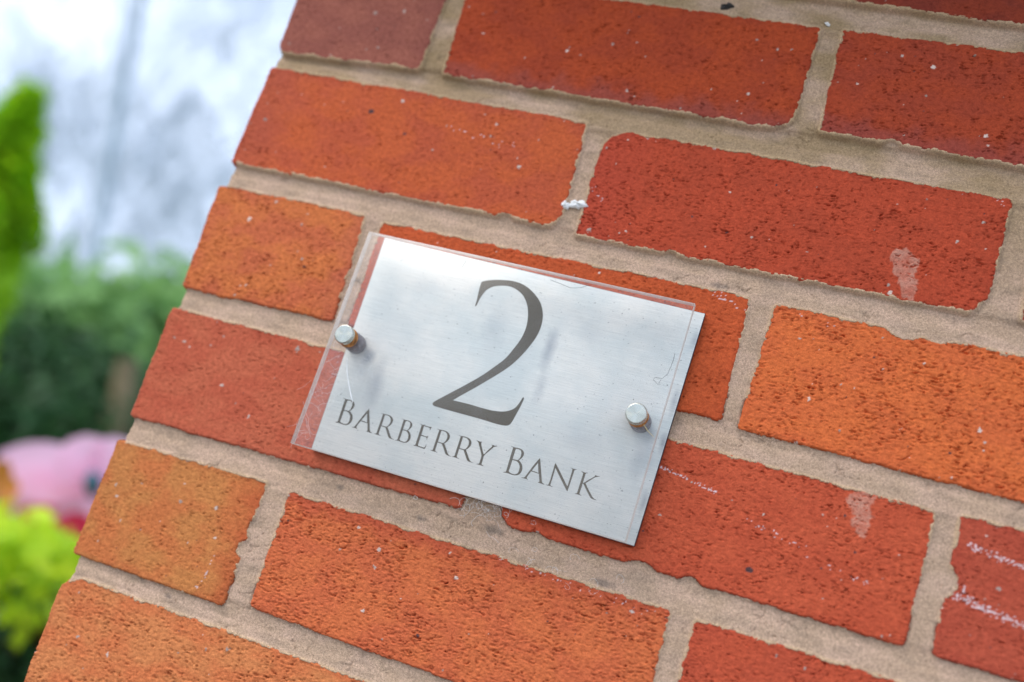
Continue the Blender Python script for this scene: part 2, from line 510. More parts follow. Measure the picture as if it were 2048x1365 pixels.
def arris(d):
    e = np.maximum(d + 0.95, 0)
    return 0.75 * e * e + 6.0 * np.maximum(d, 0)

def spots(C, X, Z, pts, col, rad):
    """round flecks of lime or grit at scattered places"""
    for (x, z, r) in pts:
        m = (X - x) ** 2 + (Z - z) ** 2 < (r * rad) ** 2
        C[m] = col

def stain(C, X, Z, m, col, amt):
    w = np.clip(m, 0, 1)[..., None] * amt
    C[:] = C * (1 - w) + np.array(col) * w

def seg_dist(X, Z, a, b):
    ax, az = a; bx, bz = b
    L2 = (bx - ax) ** 2 + (bz - az) ** 2
    t = np.clip(((X - ax) * (bx - ax) + (Z - az) * (bz - az)) / L2, 0, 1)
    return np.hypot(X - (ax + t * (bx - ax)), Z - (az + t * (bz - az)))

CHALK = [((296, 51), (331, 45), 1.5, 0.30), ((331, 44), (344, 42), 1.3, 0.12), ((349, 36), (378, 31), 3.2, 0.10), ((380, 27), (415, 21), 3.0, 0.10),
         ((449, 52), (490, 47), 2.2, 0.34), ((447, 28), (490, 22), 2.4, 0.40), ((446, 33), (456, 28), 2.5, 0.25), ((84, -60), (80, -79), 2.2, 0.22),
         ((112, 60), (128, 20), 6.0, 0.05), ((298, 147), (323, 140), 3.0, 0.14), ((337, 146), (372, 141), 2.2, 0.12), ((130, 211), (170, 206), 6, 0.04),
         ((224, 190), (232, 183), 3.0, 0.18), ((420, 229), (436, 222), 2.5, 0.14), ((250, -18), (324, -20), 2.5, 0.08)]
SMEAR = [((391.0, 184.0), (397.5, 167.0), 6.4), ((397.5, 60.0), (401.0, 46.0), 6.0)]

def build_brick(key, step):
    k, i = key
    Q = outline(key)
    xs = [p[0] for p in Q]; zs = [p[1] for p in Q]
    x0, x1 = min(xs) - 4, max(xs) + 4
    z0, z1 = min(zs) - 4, max(zs) + 4
    nx = int((x1 - x0) / step) + 1; nz = int((z1 - z0) / step) + 1
    X, Z = np.meshgrid(np.linspace(x0, x1, nx), np.linspace(z0, z1, nz))
    d, l, r, t, b = edge_d(Q, X, Z)
    sd = (k * 7 + i * 13) % 40 + 3
    c1, c2, rough, edge = LOOK.get(key, ((176, 72, 44), (168, 66, 42), 0.8, None))
    # surface of the drag-faced brick
    Xw = X + 1.8 * pn(X / 5, Z / 5, sd); Zw = Z + 0.8 * pn(X / 6, Z / 4.3, sd + 1) + 0.03 * X
    lump = fbm(Xw / 3.8, Zw / 1.6, 3, sd + 2, 0.6)
    fine = fbm(Xw / 1.7, Zw / 0.95, 2, sd + 4)
    wide = fbm(X / 40, Z / 30, 3, sd + 6)
    n1 = pn(Xw / 6.0, Zw / 1.7, sd + 9)
    slit = (1 - sm(0.02, 0.10, np.abs(n1))) * sm(0.05, 0.2, pn(X / 3.2, Z / 2.3, sd + 10))
    pit = sm(0.33, 0.5, pn(X / 2.2, Z / 1.9, sd + 15))
    calm = 0.45 + 0.65 * sm(-0.4, 0.35, fbm(X / 30, Z / 19, 2, sd + 16))
    rg = rough * calm
    h = 0.35 * wide + rg * (0.26 * lump + 0.20 * fine) - np.minimum(rg, 1.0) * 0.3 * slit - 0.35 * rg * pit
    # short torn creases left by the cutting wire, each its own length, slant and depth
    cr = np.random.RandomState(500 + sd)
    xi0, zi0, dx, dz = X[0, 0], Z[0, 0], X[0, 1] - X[0, 0], Z[1, 0] - Z[0, 0]
    for _ in range(int((x1 - x0) * (z1 - z0) / (4.9 - 0.5 * min(rough, 1.2)))):
        cx, cz = cr.uniform(x0, x1), cr.uniform(z0, z1)
        sz = 0.78 + 0.2 * rough
        L = (cr.gamma(2.4, 0.32) + 0.3) * sz; wd = cr.uniform(0.22, 0.36) * sz; dp = cr.gamma(2.2, 0.36)
        an = cr.normal(0.0, 0.30); cv = cr.normal(0, 0.16)
        a0 = max(int((cx - L - 1.5 - xi0) / dx), 0); a1 = min(int((cx + L + 1.5 - xi0) / dx) + 2, nx)
        b0 = max(int((cz - L * 0.6 - 2 - zi0) / dz), 0); b1 = min(int((cz + L * 0.6 + 2 - zi0) / dz) + 2, nz)
        if a1 - a0 < 2 or b1 - b0 < 2: continue
        px = X[b0:b1, a0:a1] - cx; pz = Z[b0:b1, a0:a1] - cz
        u = px * math.cos(an) + pz * math.sin(an); v = -px * math.sin(an) + pz * math.cos(an) - cv * u * u
        tp = np.clip(1 - (u / L) ** 2, 0, 1)
        amp = dp * min(0.25 + 0.7 * rough, 1.0) * calm[b0:b1, a0:a1]
        h[b0:b1, a0:a1] += amp * tp * (0.22 * np.exp(-((v + 2.2 * wd) / (1.6 * wd)) ** 2) - np.exp(-(v / wd) ** 2))
    y = -h + arris(d)
    # colour of the clay
    A = np.array(lin(*c1)) * (1.08, 1.30, 1.40); B = np.array(lin(*c2)) * (1.08, 1.30, 1.40)
    f = 0.7 * sm(-0.35, 0.4, fbm(X / 26, Z / 17, 3, sd + 20))[..., None]
    C = A * (1 - f) + B * f
    f2 = sm(0.1, 0.55, fbm(X / 7, Z / 4.5, 3, sd + 23))[..., None]
    C = C * (1 - 0.15 * f2) + (C * np.array((1.2, 1.3, 1.35))) * 0.15 * f2
    if edge:
        ec = np.array(lin(*edge[0]))
        dist = {'b': -b, 't': -t, 'l': -l, 'r': -r}[edge[1]]
        wid = {'b': 13, 't': 11, 'l': 38, 'r': 17}[edge[1]]
        w = (1 - sm(0.15, 1.0, (dist + 7 * fbm(X / 12, Z / 12, 3, sd + 26)) / wid))[..., None]
        C = C * (1 - w * 0.55) + ec * w * 0.55
    # purple-red burnt rim that many of these bricks show
    w = (sm(-5.0, -1.0, d + 2.2 * pn(X / 7, Z / 7, sd + 28)))[..., None] * 0.4
    C = C * (1 - w) + C * np.array((0.92, 0.82, 0.88)) * w
    # lime flecks, grit, black iron spots
    rs = np.random.RandomState(100 + sd)
    n = int(nx * nz * step * step / 340)
    P = np.c_[rs.uniform(x0, x1, n), rs.uniform(z0, z1, n), rs.gamma(1.8, 0.22, n)]
    for x, z, r_ in P:
        r_ = min(r_, 1.1)
        m = (X - x) ** 2 + ((Z - z) * rs.uniform(0.7, 1.5)) ** 2 < (r_ * (1 + 0.9 * pn(X / 0.9, Z / 0.9, 71))) ** 2
        C[m] = np.array(lin(232, 206, 190)) * rs.uniform(0.45, 1.0); y[m] -= 0.12
    n = n // 5
    P = np.c_[rs.uniform(x0, x1, n), rs.uniform(z0, z1, n), rs.gamma(2.0, 0.25, n)]
    for x, z, r_ in P:
        m = (X - x) ** 2 + ((Z - z) * 1.3) ** 2 < max(r_, 0.4) ** 2
        C[m] = np.array(lin(88, 62, 62))
    # chalk strokes caught on the high grain, two splashes that ran down
    for a, b2, wd, dens in CHALK:
        dd = seg_dist(X, Z, a, b2)
        if dd.min() > wd: continue
        thr = 0.52 - dens * 1.25 + 0.5 * (dd / wd) ** 2
        m = (dd < wd) & (pn(X / 1.15, Z / 1.0, 60) + 0.35 * lump + 0.25 * pn(X / 4, Z / 4, 61) > thr)
        stain(C, X, Z, m.astype(float), lin(232, 214, 214), 0.85)
    for a, b2, wd in SMEAR:
        dd = seg_dist(X, Z, a, b2)
        if dd.min() > wd: continue
        tt = np.clip((a[1] - Z) / (a[1] - b2[1]), 0, 1)
        ww = wd * (1 - 0.5 * tt) + 2.6 * pn(X / 4.0, Z / 5.0, 63) + 1.3 * pn(X / 1.5, Z / 1.8, 64)
        m = sm(0.5, -0.4, dd - ww) * sm(-0.35, 0.2, h / max(rough, 0.3) + 0.35 + 0.8 * pn(X / 1.2, Z / 1.1, 65)) * (0.7 + 0.5 * pn(X / 5, Z / 5, 66))
        stain(C, X, Z, m, lin(205, 160, 138), 0.72)
    keep_v = d < 2.2
    if k >= 0: pass
    idx = np.arange(nx * nz).reshape(nz, nx)
    kc = keep_v[:-1, :-1] & keep_v[1:, :-1] & keep_v[:-1, 1:] & keep_v[1:, 1:]
    F = np.stack([idx[:-1, :-1][kc], idx[:-1, 1:][kc], idx[1:, 1:][kc], idx[1:, :-1][kc]], -1)
    use = np.unique(F); mp = np.zeros(nx * nz, np.int64); mp[use] = np.arange(len(use))
    V = W(X, y, Z).reshape(-1, 3)[use]; F = mp[F]; Cc = C.reshape(-1, 3)[use]
    # body of the brick behind the face
    depth = (99.5 if k % 2 == 0 else 209.5) if i == 0 else 99.5
    bx0, bx1 = min(xs) + 1.6, max(xs) - 1.6
    bV = W(*[np.array(a, float) for a in zip(*[(x, yy, z) for (x, yy, z) in box_vf(bx0, bx1, 5.0, depth, min(zs) + 1.6, max(zs) - 1.6)[0]])])
    V2, F2 = join_vf([(V, F), (bV, BOXF)])
    me = mesh_np('brick', V2, F2)
    vcol(me, np.vstack([Cc, np.tile(A, (8, 1))]))
    return link('brick', me, M_brick, wall)

VISIBLE = list(LAID.keys())
for key in VISIBLE:
    build_brick(key, 0.45 if key in ((2, 1), (1, 2), (0, 1), (-1, 1), (3, 2), (0, 2), (-1, 2)) else 0.58)

# plain bricks that carry the wall on beyond the picture, round the corner and down to the ground
def plain_mesh(name, lx, ly, lz):
    b = 2.0
    V, F = [], []
    def ring(y, ins):
        return [(ins, y, ins), (lx - ins, y, ins), (lx - ins, y, lz - ins), (ins, y, lz - ins)]
    rings = [ring(0, b), ring(b, 0), ring(ly - b, 0), ring(ly, b)]
    for rr in rings: V += rr
    for j in range(3):
        for a in range(4):
            F.append((j * 4 + a, j * 4 + (a + 1) % 4, j * 4 + 4 + (a + 1) % 4, j * 4 + 4 + a))
    F.append((3, 2, 1, 0)); F.append((12, 13, 14, 15))
    me = mesh_np(name, np.array(V) * MM, np.array(F)[:, ::-1])
    vcol(me, np.tile(np.array(lin(178, 76, 46)), (len(V), 1)))
    me.materials.append(M_brick)
    return me
PM = {'s': plain_mesh('stretcher', BL, 99.5, BH), 'h': plain_mesh('header', HL, 209.5, BH), 'r': plain_mesh('return_stretcher', 99.5, BL, BH)}
K_LO, K_HI = -14, 15
for k in range(K_LO, K_HI):
    for i in range(0, 5):
        if (k, i) in LAID: continue
        nm = nominal(k, i)
        typ = 'h' if (k % 2 and i == 0) else 's'
        o = link('brick', PM[typ], None, wall, smooth=False)
        o.location = (nm[3][0] * MM, 0, Z0 + nm[3][1] * MM)
    # return wall
    y = 99.5 + JX if k % 2 == 0 else 209.5 + JX
    for j in range(3):
        o = link('brick', PM['r'], None, wall, smooth=False)
        o.location = (0.0012, y * MM, Z0 + k * PIT * MM)
        y += BL + JX

# mortar: one pointed surface that fills every joint in sight, feathered on to the arrises
def build_mortar(step=0.66):
    x0, x1, z0, z1 = 0.3, 668.0, -178.0, 400.0
    nx = int((x1 - x0) / step) + 1; nz = int((z1 - z0) / step) + 1
    X, Z = np.meshgrid(np.linspace(x0, x1, nx), np.linspace(z0, z1, nz))
    D = np.full(X.shape, 30.0)
    keys = VISIBLE + [(4, 0), (4, 2), (5, 0), (5, 1), (5, 2), (5, 3), (3, 3), (1, 3), (-1, 3), (-2, 1), (-2, 2), (-3, 0), (-3, 1), (-3, 2), (-3, 3)]
    for key in keys:
        Q = outline(key)
        xa, xb = min(p[0] for p in Q) - 22, max(p[0] for p in Q) + 22
        za, zb = min(p[1] for p in Q) - 22, max(p[1] for p in Q) + 22
        ia, ib = np.clip([int((xa - x0) / step), int((xb - x0) / step) + 1], 0, nx)
        ja, jb = np.clip([int((za - z0) / step), int((zb - z0) / step) + 1], 0, nz)
        if ib - ia < 2 or jb - ja < 2: continue
        d = edge_d(Q, X[ja:jb, ia:ib], Z[ja:jb, ia:ib])[0]
        D[ja:jb, ia:ib] = np.minimum(D[ja:jb, ia:ib], d)
    kz = np.floor((Z + 8) / PIT); zf = Z - kz * PIT
    bed = (zf > BH - 3) | (zf < 1.5)
    t = np.where(zf > 40, np.clip((zf - (BH - 1)) / (PIT - BH), 0, 1), 1.0)
    up = sm(110, 230, Z)
    base = np.where(bed, 0.6 + (1.2 + 1.9 * up) * t, 1.0 + 0.9 * up)
    for _ in range(5):
        base[1:-1, 1:-1] = (base[1:-1, 1:-1] + base[:-2, 1:-1] + base[2:, 1:-1] + base[1:-1, :-2] + base[1:-1, 2:]) / 5
    # how far the pointing laps over the arris
    edge_top = zf > 50; edge_bot = zf < 14
    bias = np.where(edge_top, 0.55, np.where(edge_bot, np.where(Z > 150, 0.7, -0.9), 0.1))
    lap = np.clip(0.45 + bias + 1.3 * pn(X / 11, Z / 8, 31) + 1.1 * pn(X / 3.5, Z / 3.0, 33) + 0.5 * pn(X / 1.6, Z / 1.6, 35), 0.0, 2.4)
    rnd = arris(np.minimum(D, 0))
    lipy = rnd - 0.28 * sm(0.1, 0.9, lap)
    over = lipy + 3.0 * np.maximum(-lap - D, 0)
    g = sm(0.0, 1.6, D)
    groove = 1.9 * (1 - sm(0, 1.0, D)) * np.where(edge_bot & (Z < 150), 1.0, 0.25) * sm(0.6, 0.0, lap)
    tex = 0.16 * fbm(X / 3.0, Z / 1.8, 3, 41) + 0.28 * fbm(X / 14, Z / 6, 2, 44) + 0.10 * pn(X / 1.3, Z / 1.2, 46)
    crack = (1 - sm(0, 0.035, np.abs(fbm(X / 16, Z / 9, 2, 48)))) * sm(0.12, 0.3, pn(X / 24, Z / 16, 50))
    y = np.where(D <= 0, over, base * g + (1 - g) * (arris(0.0 * D) - 0.25) + groove) + tex + 0.8 * crack
    # outer end of the joints at the corner of the wall
    xe = 2.6 + 1.0 * pn(Z / 6, Z * 0 + 0.3, 52) + 0.6 * pn(Z / 2, Z * 0 + 0.7, 53)
    y = y + 5.0 * np.maximum(xe - X, 0) + 0.25 * np.maximum(xe + 2.0 - X, 0) ** 2
    P = np.array(lin(202, 171, 144)); Pg = np.array(lin(180, 154, 131)); Pk = np.array(lin(211, 178, 153))
    f = sm(-0.35, 0.4, fbm(X / 22, Z / 12, 3, 55))[..., None]
    C = P * (1 - f) + Pk * f
    f = sm(0.05, 0.55, fbm(X / 17, Z / 8, 4, 58))[..., None] * 0.55
    C = C * (1 - f) + Pg * f
    # old pointing of the upper courses: brown, algae-stained in patches
    f = (sm(150, 262, Z) * sm(-0.5, 0.35, fbm(X / 45, Z / 22, 4, 62)))[..., None] * 0.8
    C = C * (1 - f) + np.array(lin(164, 138, 98)) * f
    # clean sandy feather edge
    f = (sm(0.9, -0.3, D) * sm(0.2, 1.0, lap))[..., None] * 0.55
    C = C * (1 - f) + np.array(lin(218, 184, 142)) * f
    # dark stains along some arrises and smears under the sign
    f = (sm(0.25, 0.6, fbm(X / 19, Z / 6, 4, 66)))[..., None] * 0.22
    C = C * (1 - f) + np.array(lin(110, 98, 84)) * f
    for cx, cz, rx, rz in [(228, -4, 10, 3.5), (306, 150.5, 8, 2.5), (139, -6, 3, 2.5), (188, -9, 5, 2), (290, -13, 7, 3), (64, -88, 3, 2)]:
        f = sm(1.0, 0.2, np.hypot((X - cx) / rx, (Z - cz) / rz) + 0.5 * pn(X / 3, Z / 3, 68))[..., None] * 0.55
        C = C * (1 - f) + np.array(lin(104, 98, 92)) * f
    keep = D > -lap - 1.6
    idx = np.arange(nx * nz).reshape(nz, nx)
    kc = keep[:-1, :-1] & keep[1:, :-1] & keep[:-1, 1:] & keep[1:, 1:]
    F = np.stack([idx[:-1, :-1][kc], idx[:-1, 1:][kc], idx[1:, 1:][kc], idx[1:, :-1][kc]], -1)
    use = np.unique(F); mp = np.zeros(nx * nz, np.int64); mp[use] = np.arange(len(use))
    me = mesh_np('mortar', W(X, y, Z).reshape(-1, 3)[use], mp[F])
    vcol(me, C.reshape(-1, 3)[use])
    return link('mortar', me, M_mortar, wall)
build_mortar()
# mortar core of the wall behind the pointing
zb, zt = K_LO * PIT - 8, K_HI * PIT - 8
parts = []
for a in [(4.5, 1160, 6.5, 97), (4.5, 97, 97.5, 900)]:
    V, F = box_vf(a[0], a[1], a[2], a[3], zb, zt)
    parts.append((W(V[:, 0], V[:, 1], V[:, 2]), F))
V, F = join_vf(parts)
me = mesh_np('mortar_core', V, F); vcol(me, np.tile(np.array(lin(178, 152, 124)), (len(V), 1)))
link('mortar_core', me, M_mortar, wall, smooth=False)

def blob(name, cx, cz, y, rx, rz, ry, mat, parent, seed=0, n=20, m=9):
    V, F = [], []
    for j in range(m):
        ph = j / (m - 1) * math.pi / 2
        for a in range(n):
            w = 2 * math.pi * a / n
            wob = 1 + 0.28 * math.sin(w * 2 + seed) + 0.17 * math.sin(w * 5 + 2 * seed) + 0.1 * math.sin(w * 9 + seed)
            rr = math.cos(ph) * wob + 0.001
            V.append((cx + rx * rr * math.cos(w), y - ry * math.sin(ph) * (1 + 0.2 * math.sin(3 * w + seed)), cz + rz * rr * math.sin(w)))
    for j in range(m - 1):
        for a in range(n):
            F.append((j * n + a, j * n + (a + 1) % n, (j + 1) * n + (a + 1) % n, (j + 1) * n + a))
    V = np.array(V)
    return link(name, mesh_np(name, W(V[:, 0], V[:, 1], V[:, 2]), np.array(F)), mat, parent)
M_white = simple_mat('white_filler', (0.80, 0.79, 0.76), 0.8, var=0.12, scale=700, bump=0.0004)
M_hole = simple_mat('dark_debris', (0.03, 0.026, 0.022), 0.95, var=0.4, scale=600, bump=0.0005)
blob('paint_blob', 218.4, 179.3, 0.9, 4.4, 3.2, 2.0, M_white, wall, 1.0)
blob('paint_blob', 211.6, 177.4, 0.6, 2.0, 2.8, 1.8, M_white, wall, 2.3)
blob('debris', 266.5, 314.5, 2.5, 3.4, 3.0, 2.2, M_hole, wall, 0.4)
blob('paint_blob', 323.6, 312.0, 1.5, 1.5, 1.1, 1.0, M_white, wall, 3.3)

# ------------------------------------------------------------------ the sign
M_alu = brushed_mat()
M_acr = acrylic_mat()
M_edge = acrylic_edge_mat()
M_steel = turned_steel_mat()
M_ink = simple_mat('etched_taupe', (0.058, 0.038, 0.010), 0.95, var=0.30, scale=2600, bump=0.00004)
M_black = simple_mat('dark_plate_rim', (0.02, 0.018, 0.035), 0.5, var=0.2, scale=300)  # near-black colour on the rim of the metal plate
M_rust = simple_mat('rusty_steel', (0.42, 0.17, 0.04), 0.85, var=0.75, scale=420, bump=0.0003)
M_barrel = simple_mat('dull_standoff', (0.20, 0.185, 0.20), 0.6, 0.5, var=0.4, scale=500)
sign = empty('house_sign', (0.205, -0.009, Z0 + 0.070))
tag(sign, 'brushed metal address plate with a large numeral 2 behind a clear acrylic panel', 'sign')

def slab(name, Q, y0, y1, mat, edge_mat, parent, bev=0.35):
    """flat plate in the plane of the wall with bevelled rim; Q TL TR BR BL in mm"""
    Q = np.array(Q, float); c = Q.mean(0)
    def ring(y, ins):
        P = Q + np.sign(c - Q) * ins
        return np.c_[P[:, 0], np.full(4, y), P[:, 1]]
    rings = [ring(y0, bev), ring(y0 + bev, 0), ring(y1 - bev, 0), ring(y1, bev)]
    V = np.vstack(rings); F = []
    for j in range(3):
        for a in range(4):
            F.append((j * 4 + a, j * 4 + (a + 1) % 4, j * 4 + 4 + (a + 1) % 4, j * 4 + 4 + a))
    F.append((3, 2, 1, 0)); F.append((12, 13, 14, 15))
    me = mesh_np(name, W(V[:, 0], V[:, 1], V[:, 2]), np.array(F))
    o = link(name, me, mat, parent, smooth=False)
    me.materials.append(edge_mat)
    mi = np.ones(len(F), np.int32); mi[-2:] = 0
    me.polygons.foreach_set('material_index', mi)
    import bmesh
    bm = bmesh.new(); bm.from_mesh(me); bmesh.ops.recalc_face_normals(bm, faces=bm.faces); bm.to_mesh(me); bm.free()
    return o
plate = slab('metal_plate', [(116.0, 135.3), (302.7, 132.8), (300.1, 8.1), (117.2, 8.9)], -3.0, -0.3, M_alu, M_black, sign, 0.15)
panel = slab('acrylic_panel', [(111.4, 133.1), (298.1, 133.2), (297.2, 7.7), (110.2, 8.2)], -15.0, -10.5, M_acr, M_edge, sign, 0.3)

GLYPHS = {
 '2': [[(5.44,59.55),(5.33,63.11),(4.66,69.43),(4.66,73.76),(7.75,75.33),(13.67,76.98),(21.14,78.12),(27.68,77.61),(34.19,74.84),(39.77,70.47),(43.03,65.60),(44.46,61.03),(44.81,55.53),(43.99,50.46),(42.21,45.17),(39.36,38.94),(35.77,32.87),(30.79,26.81),(25.60,21.37),(19.32,14.97),(14.01,9.83),(10.45,6.17),(19.38,6.43),(26.44,6.23),(33.35,6.33),(38.59,7.16),(42.23,8.65),(44.88,11.03),(46.41,14.79),(47.03,17.11),(47.41,17.42),(47.93,16.87),(47.53,13.40),(46.51,8.09),(45.39,3.11),(44.59,1.36),(42.84,0.43),(38.18,0.00),(28.41,0.32),(14.41,0.37),(1.95,0.54),(0.44,0.97),(0.00,1.82),(0.74,2.97),(7.72,9.59),(15.77,17.15),(22.07,23.57),(27.06,29.66),(30.98,34.78),(33.83,41.03),(36.04,47.13),(36.97,52.93),(36.60,58.45),(35.13,63.73),(32.82,68.13),(29.59,71.63),(25.35,73.86),(20.82,74.74),(16.05,74.07),(11.61,72.33),(8.90,69.69),(7.45,66.47),(6.67,63.42),(6.26,60.32),(5.84,59.43)]],
 'B': [[(0.00,14.38),(1.09,14.19),(2.33,14.17),(3.55,14.20),(4.75,14.26),(5.82,14.11),(7.01,13.60),(7.73,12.74),(8.01,11.72),(7.90,10.79),(7.45,9.67),(6.74,8.69),(6.39,8.20),(7.25,7.74),(8.20,7.00),(8.87,6.19),(9.35,5.14),(9.56,4.01),(9.41,2.59),(8.86,1.45),(8.08,0.74),(7.00,0.29),(5.65,0.07),(4.20,0.13),(2.95,0.22),(1.92,0.23),(0.16,0.00),(0.19,0.21),(1.09,0.59),(1.51,1.01),(1.55,2.01),(1.45,6.75),(1.36,12.71),(1.41,13.52),(1.19,13.86),(0.18,14.15)], [(2.93,13.57),(4.41,13.73),(5.50,13.53),(6.20,12.82),(6.53,11.91),(6.63,10.64),(6.42,9.39),(6.06,8.60),(5.69,8.16),(4.68,8.13),(2.98,8.00)], [(2.96,7.46),(4.27,7.52),(5.29,7.50),(6.25,7.06),(7.10,6.31),(7.70,5.28),(8.01,3.78),(7.95,2.38),(7.63,1.50),(6.82,0.85),(5.88,0.63),(4.64,0.68),(3.52,0.97),(3.04,1.33),(2.92,1.89),(3.00,3.20)]],
 'A': [[(6.48,12.55),(6.85,11.90),(8.04,8.87),(9.89,4.26),(10.86,1.79),(11.48,0.79),(12.86,0.19),(12.72,0.00),(11.52,0.02),(10.38,0.13),(9.28,0.14),(9.28,0.33),(9.74,0.60),(9.72,1.08),(9.03,2.85),(8.38,4.59),(4.10,4.73),(3.55,3.30),(2.92,1.45),(2.88,0.95),(3.09,0.62),(3.73,0.30),(3.65,0.14),(2.50,0.25),(0.08,0.22),(0.00,0.35),(1.34,0.72),(1.78,1.24),(2.99,4.42),(4.53,8.50),(6.08,11.89)], [(6.22,9.85),(8.00,5.02),(4.34,5.25)]],
 'R': [[(0.00,12.20),(1.13,12.15),(2.81,12.27),(4.50,12.31),(6.08,12.07),(7.38,11.39),(8.19,10.38),(8.37,9.41),(8.24,8.26),(7.62,6.97),(6.54,5.76),(7.35,4.66),(8.83,2.82),(10.31,1.00),(11.27,0.35),(12.50,0.17),(12.45,0.00),(11.07,0.03),(9.52,0.21),(8.66,0.85),(7.54,2.27),(6.15,4.13),(5.24,5.21),(4.17,5.23),(2.71,5.24),(2.80,3.03),(2.77,1.59),(2.93,0.82),(3.26,0.47),(4.35,0.29),(4.30,0.07),(2.96,0.12),(1.66,0.17),(0.37,0.17),(0.35,0.37),(1.17,0.65),(1.50,1.25),(1.43,2.05),(1.44,5.72),(1.44,10.63),(1.45,11.56),(1.09,11.97),(0.20,12.05)], [(2.75,11.80),(4.24,11.83),(5.52,11.51),(6.43,10.73),(6.92,9.64),(7.01,8.44),(6.71,7.13),(6.19,6.18),(5.68,5.80),(4.64,5.72),(2.84,5.69),(2.81,7.93)]],
 'E': [[(0.00,12.24),(0.88,12.20),(2.83,12.20),(5.04,12.07),(7.07,12.30),(7.08,12.09),(6.78,11.70),(6.72,10.35),(6.51,10.33),(6.25,11.36),(5.63,11.60),(4.12,11.62),(2.70,11.65),(2.63,10.91),(2.83,6.81),(4.75,6.74),(5.83,6.73),(6.38,7.01),(6.74,7.32),(6.72,6.65),(6.59,5.80),(6.58,5.08),(6.35,5.12),(6.23,5.91),(5.80,6.20),(4.49,6.26),(2.74,6.31),(2.78,4.37),(2.76,1.50),(2.88,1.02),(3.41,0.75),(4.72,0.69),(5.82,0.64),(6.54,0.72),(6.82,1.16),(7.18,2.28),(7.41,2.24),(7.34,1.20),(7.08,0.11),(6.69,0.00),(4.92,0.14),(2.72,0.26),(0.25,0.21),(0.29,0.42),(1.06,0.67),(1.34,1.11),(1.34,2.34),(1.32,7.27),(1.25,11.17),(1.15,11.76),(0.85,11.99),(0.09,12.10)]],
 'Y': [[(0.00,12.11),(1.09,11.99),(2.36,11.93),(3.40,12.07),(3.32,11.88),(3.03,11.50),(3.42,10.50),(4.74,8.23),(6.11,6.19),(6.40,6.07),(8.08,9.14),(9.31,11.08),(9.16,11.54),(8.69,12.02),(10.08,11.89),(11.98,12.10),(11.85,11.86),(10.77,11.37),(10.19,10.91),(8.96,8.97),(6.64,5.33),(6.68,3.34),(6.68,1.14),(6.81,0.57),(8.03,0.21),(8.00,0.00),(6.73,0.05),(5.49,0.05),(4.04,0.02),(4.08,0.23),(4.92,0.50),(5.35,0.97),(5.37,1.98),(5.36,4.18),(5.14,5.33),(3.87,7.40),(2.06,10.33),(1.30,11.34),(0.16,11.95)]],
 'N': [[(1.57,12.51),(2.46,11.57),(6.59,7.22),(11.01,2.51),(11.05,4.95),(11.05,10.79),(11.00,11.46),(10.62,11.85),(9.68,12.02),(9.73,12.19),(11.25,12.06),(13.05,12.13),(13.07,11.94),(12.46,11.67),(12.15,11.39),(12.12,10.50),(11.96,5.20),(11.83,1.09),(11.73,0.00),(10.98,0.66),(8.06,3.73),(2.44,9.70),(2.23,9.74),(2.33,7.81),(2.36,1.95),(2.36,0.98),(2.65,0.57),(3.76,0.30),(3.73,0.09),(2.40,0.21),(1.19,0.26),(0.02,0.17),(0.00,0.36),(1.06,0.65),(1.30,1.17),(1.43,2.67),(1.46,8.35),(1.39,11.48)]],
 'K': [[(0.00,12.27),(1.34,12.06),(2.71,12.08),(3.66,12.31),(3.64,12.11),(2.98,11.83),(2.67,11.45),(2.66,10.28),(2.64,6.78),(2.96,6.68),(4.88,8.76),(7.29,11.17),(7.63,11.66),(7.53,12.01),(7.18,12.21),(8.39,12.06),(10.03,12.12),(9.99,11.92),(8.73,11.57),(7.76,10.92),(5.40,8.33),(4.07,6.89),(5.30,5.40),(7.60,2.95),(9.26,1.30),(10.24,0.62),(11.97,0.15),(11.78,0.00),(10.41,0.05),(8.98,0.27),(8.00,0.95),(6.05,2.91),(3.84,5.38),(2.86,6.36),(2.65,6.40),(2.65,4.46),(2.55,1.54),(2.65,0.89),(3.03,0.61),(3.90,0.34),(3.75,0.18),(2.54,0.28),(1.37,0.28),(0.18,0.20),(0.20,0.40),(0.96,0.65),(1.23,1.07),(1.27,2.53),(1.35,6.81),(1.38,11.29),(1.09,11.60),(0.16,12.08)]],
}
TEXT = [('2',175.57,48.80,1.000), ('B',125.09,26.46,0.985), ('A',135.41,26.26,0.982), ('R',149.07,26.13,0.985), ('B',161.81,25.97,0.855), ('E',172.47,25.85,1.000), ('R',182.59,25.83,1.000), ('R',195.18,25.78,0.987), ('Y',205.45,25.67,1.000), ('B',224.45,25.35,1.000), ('A',234.73,25.07,1.000), ('N',248.26,24.91,1.000), ('K',263.77,24.66,1.000), ]

def smooth_poly(P, sub=4):
    P = [np.array(p, float) for p in P]
    n = len(P); out = []
    def corner(i):
        a = P[i] - P[i - 1]; b = P[(i + 1) % n] - P[i]
        la, lb = np.linalg.norm(a), np.linalg.norm(b)
        return np.dot(a, b) / (la * lb + 1e-9) < 0.72
    for i in range(n):
        p0, p1, p2, p3 = P[i - 1], P[i], P[(i + 1) % n], P[(i + 2) % n]
        L = np.linalg.norm(p2 - p1)
        t1 = (p2 - p1) if corner(i) else (p2 - p0) / (np.linalg.norm(p2 - p1) + np.linalg.norm(p1 - p0)) * L
        t2 = (p2 - p1) if corner((i + 1) % n) else (p3 - p1) / (np.linalg.norm(p3 - p2) + np.linalg.norm(p2 - p1)) * L
        for s in range(sub):
            t = s / sub
            out.append((2 * t**3 - 3 * t**2 + 1) * p1 + (t**3 - 2 * t**2 + t) * t1 + (-2 * t**3 + 3 * t**2) * p2 + (t**3 - t**2) * t2)
    return out
glyph_me = {}
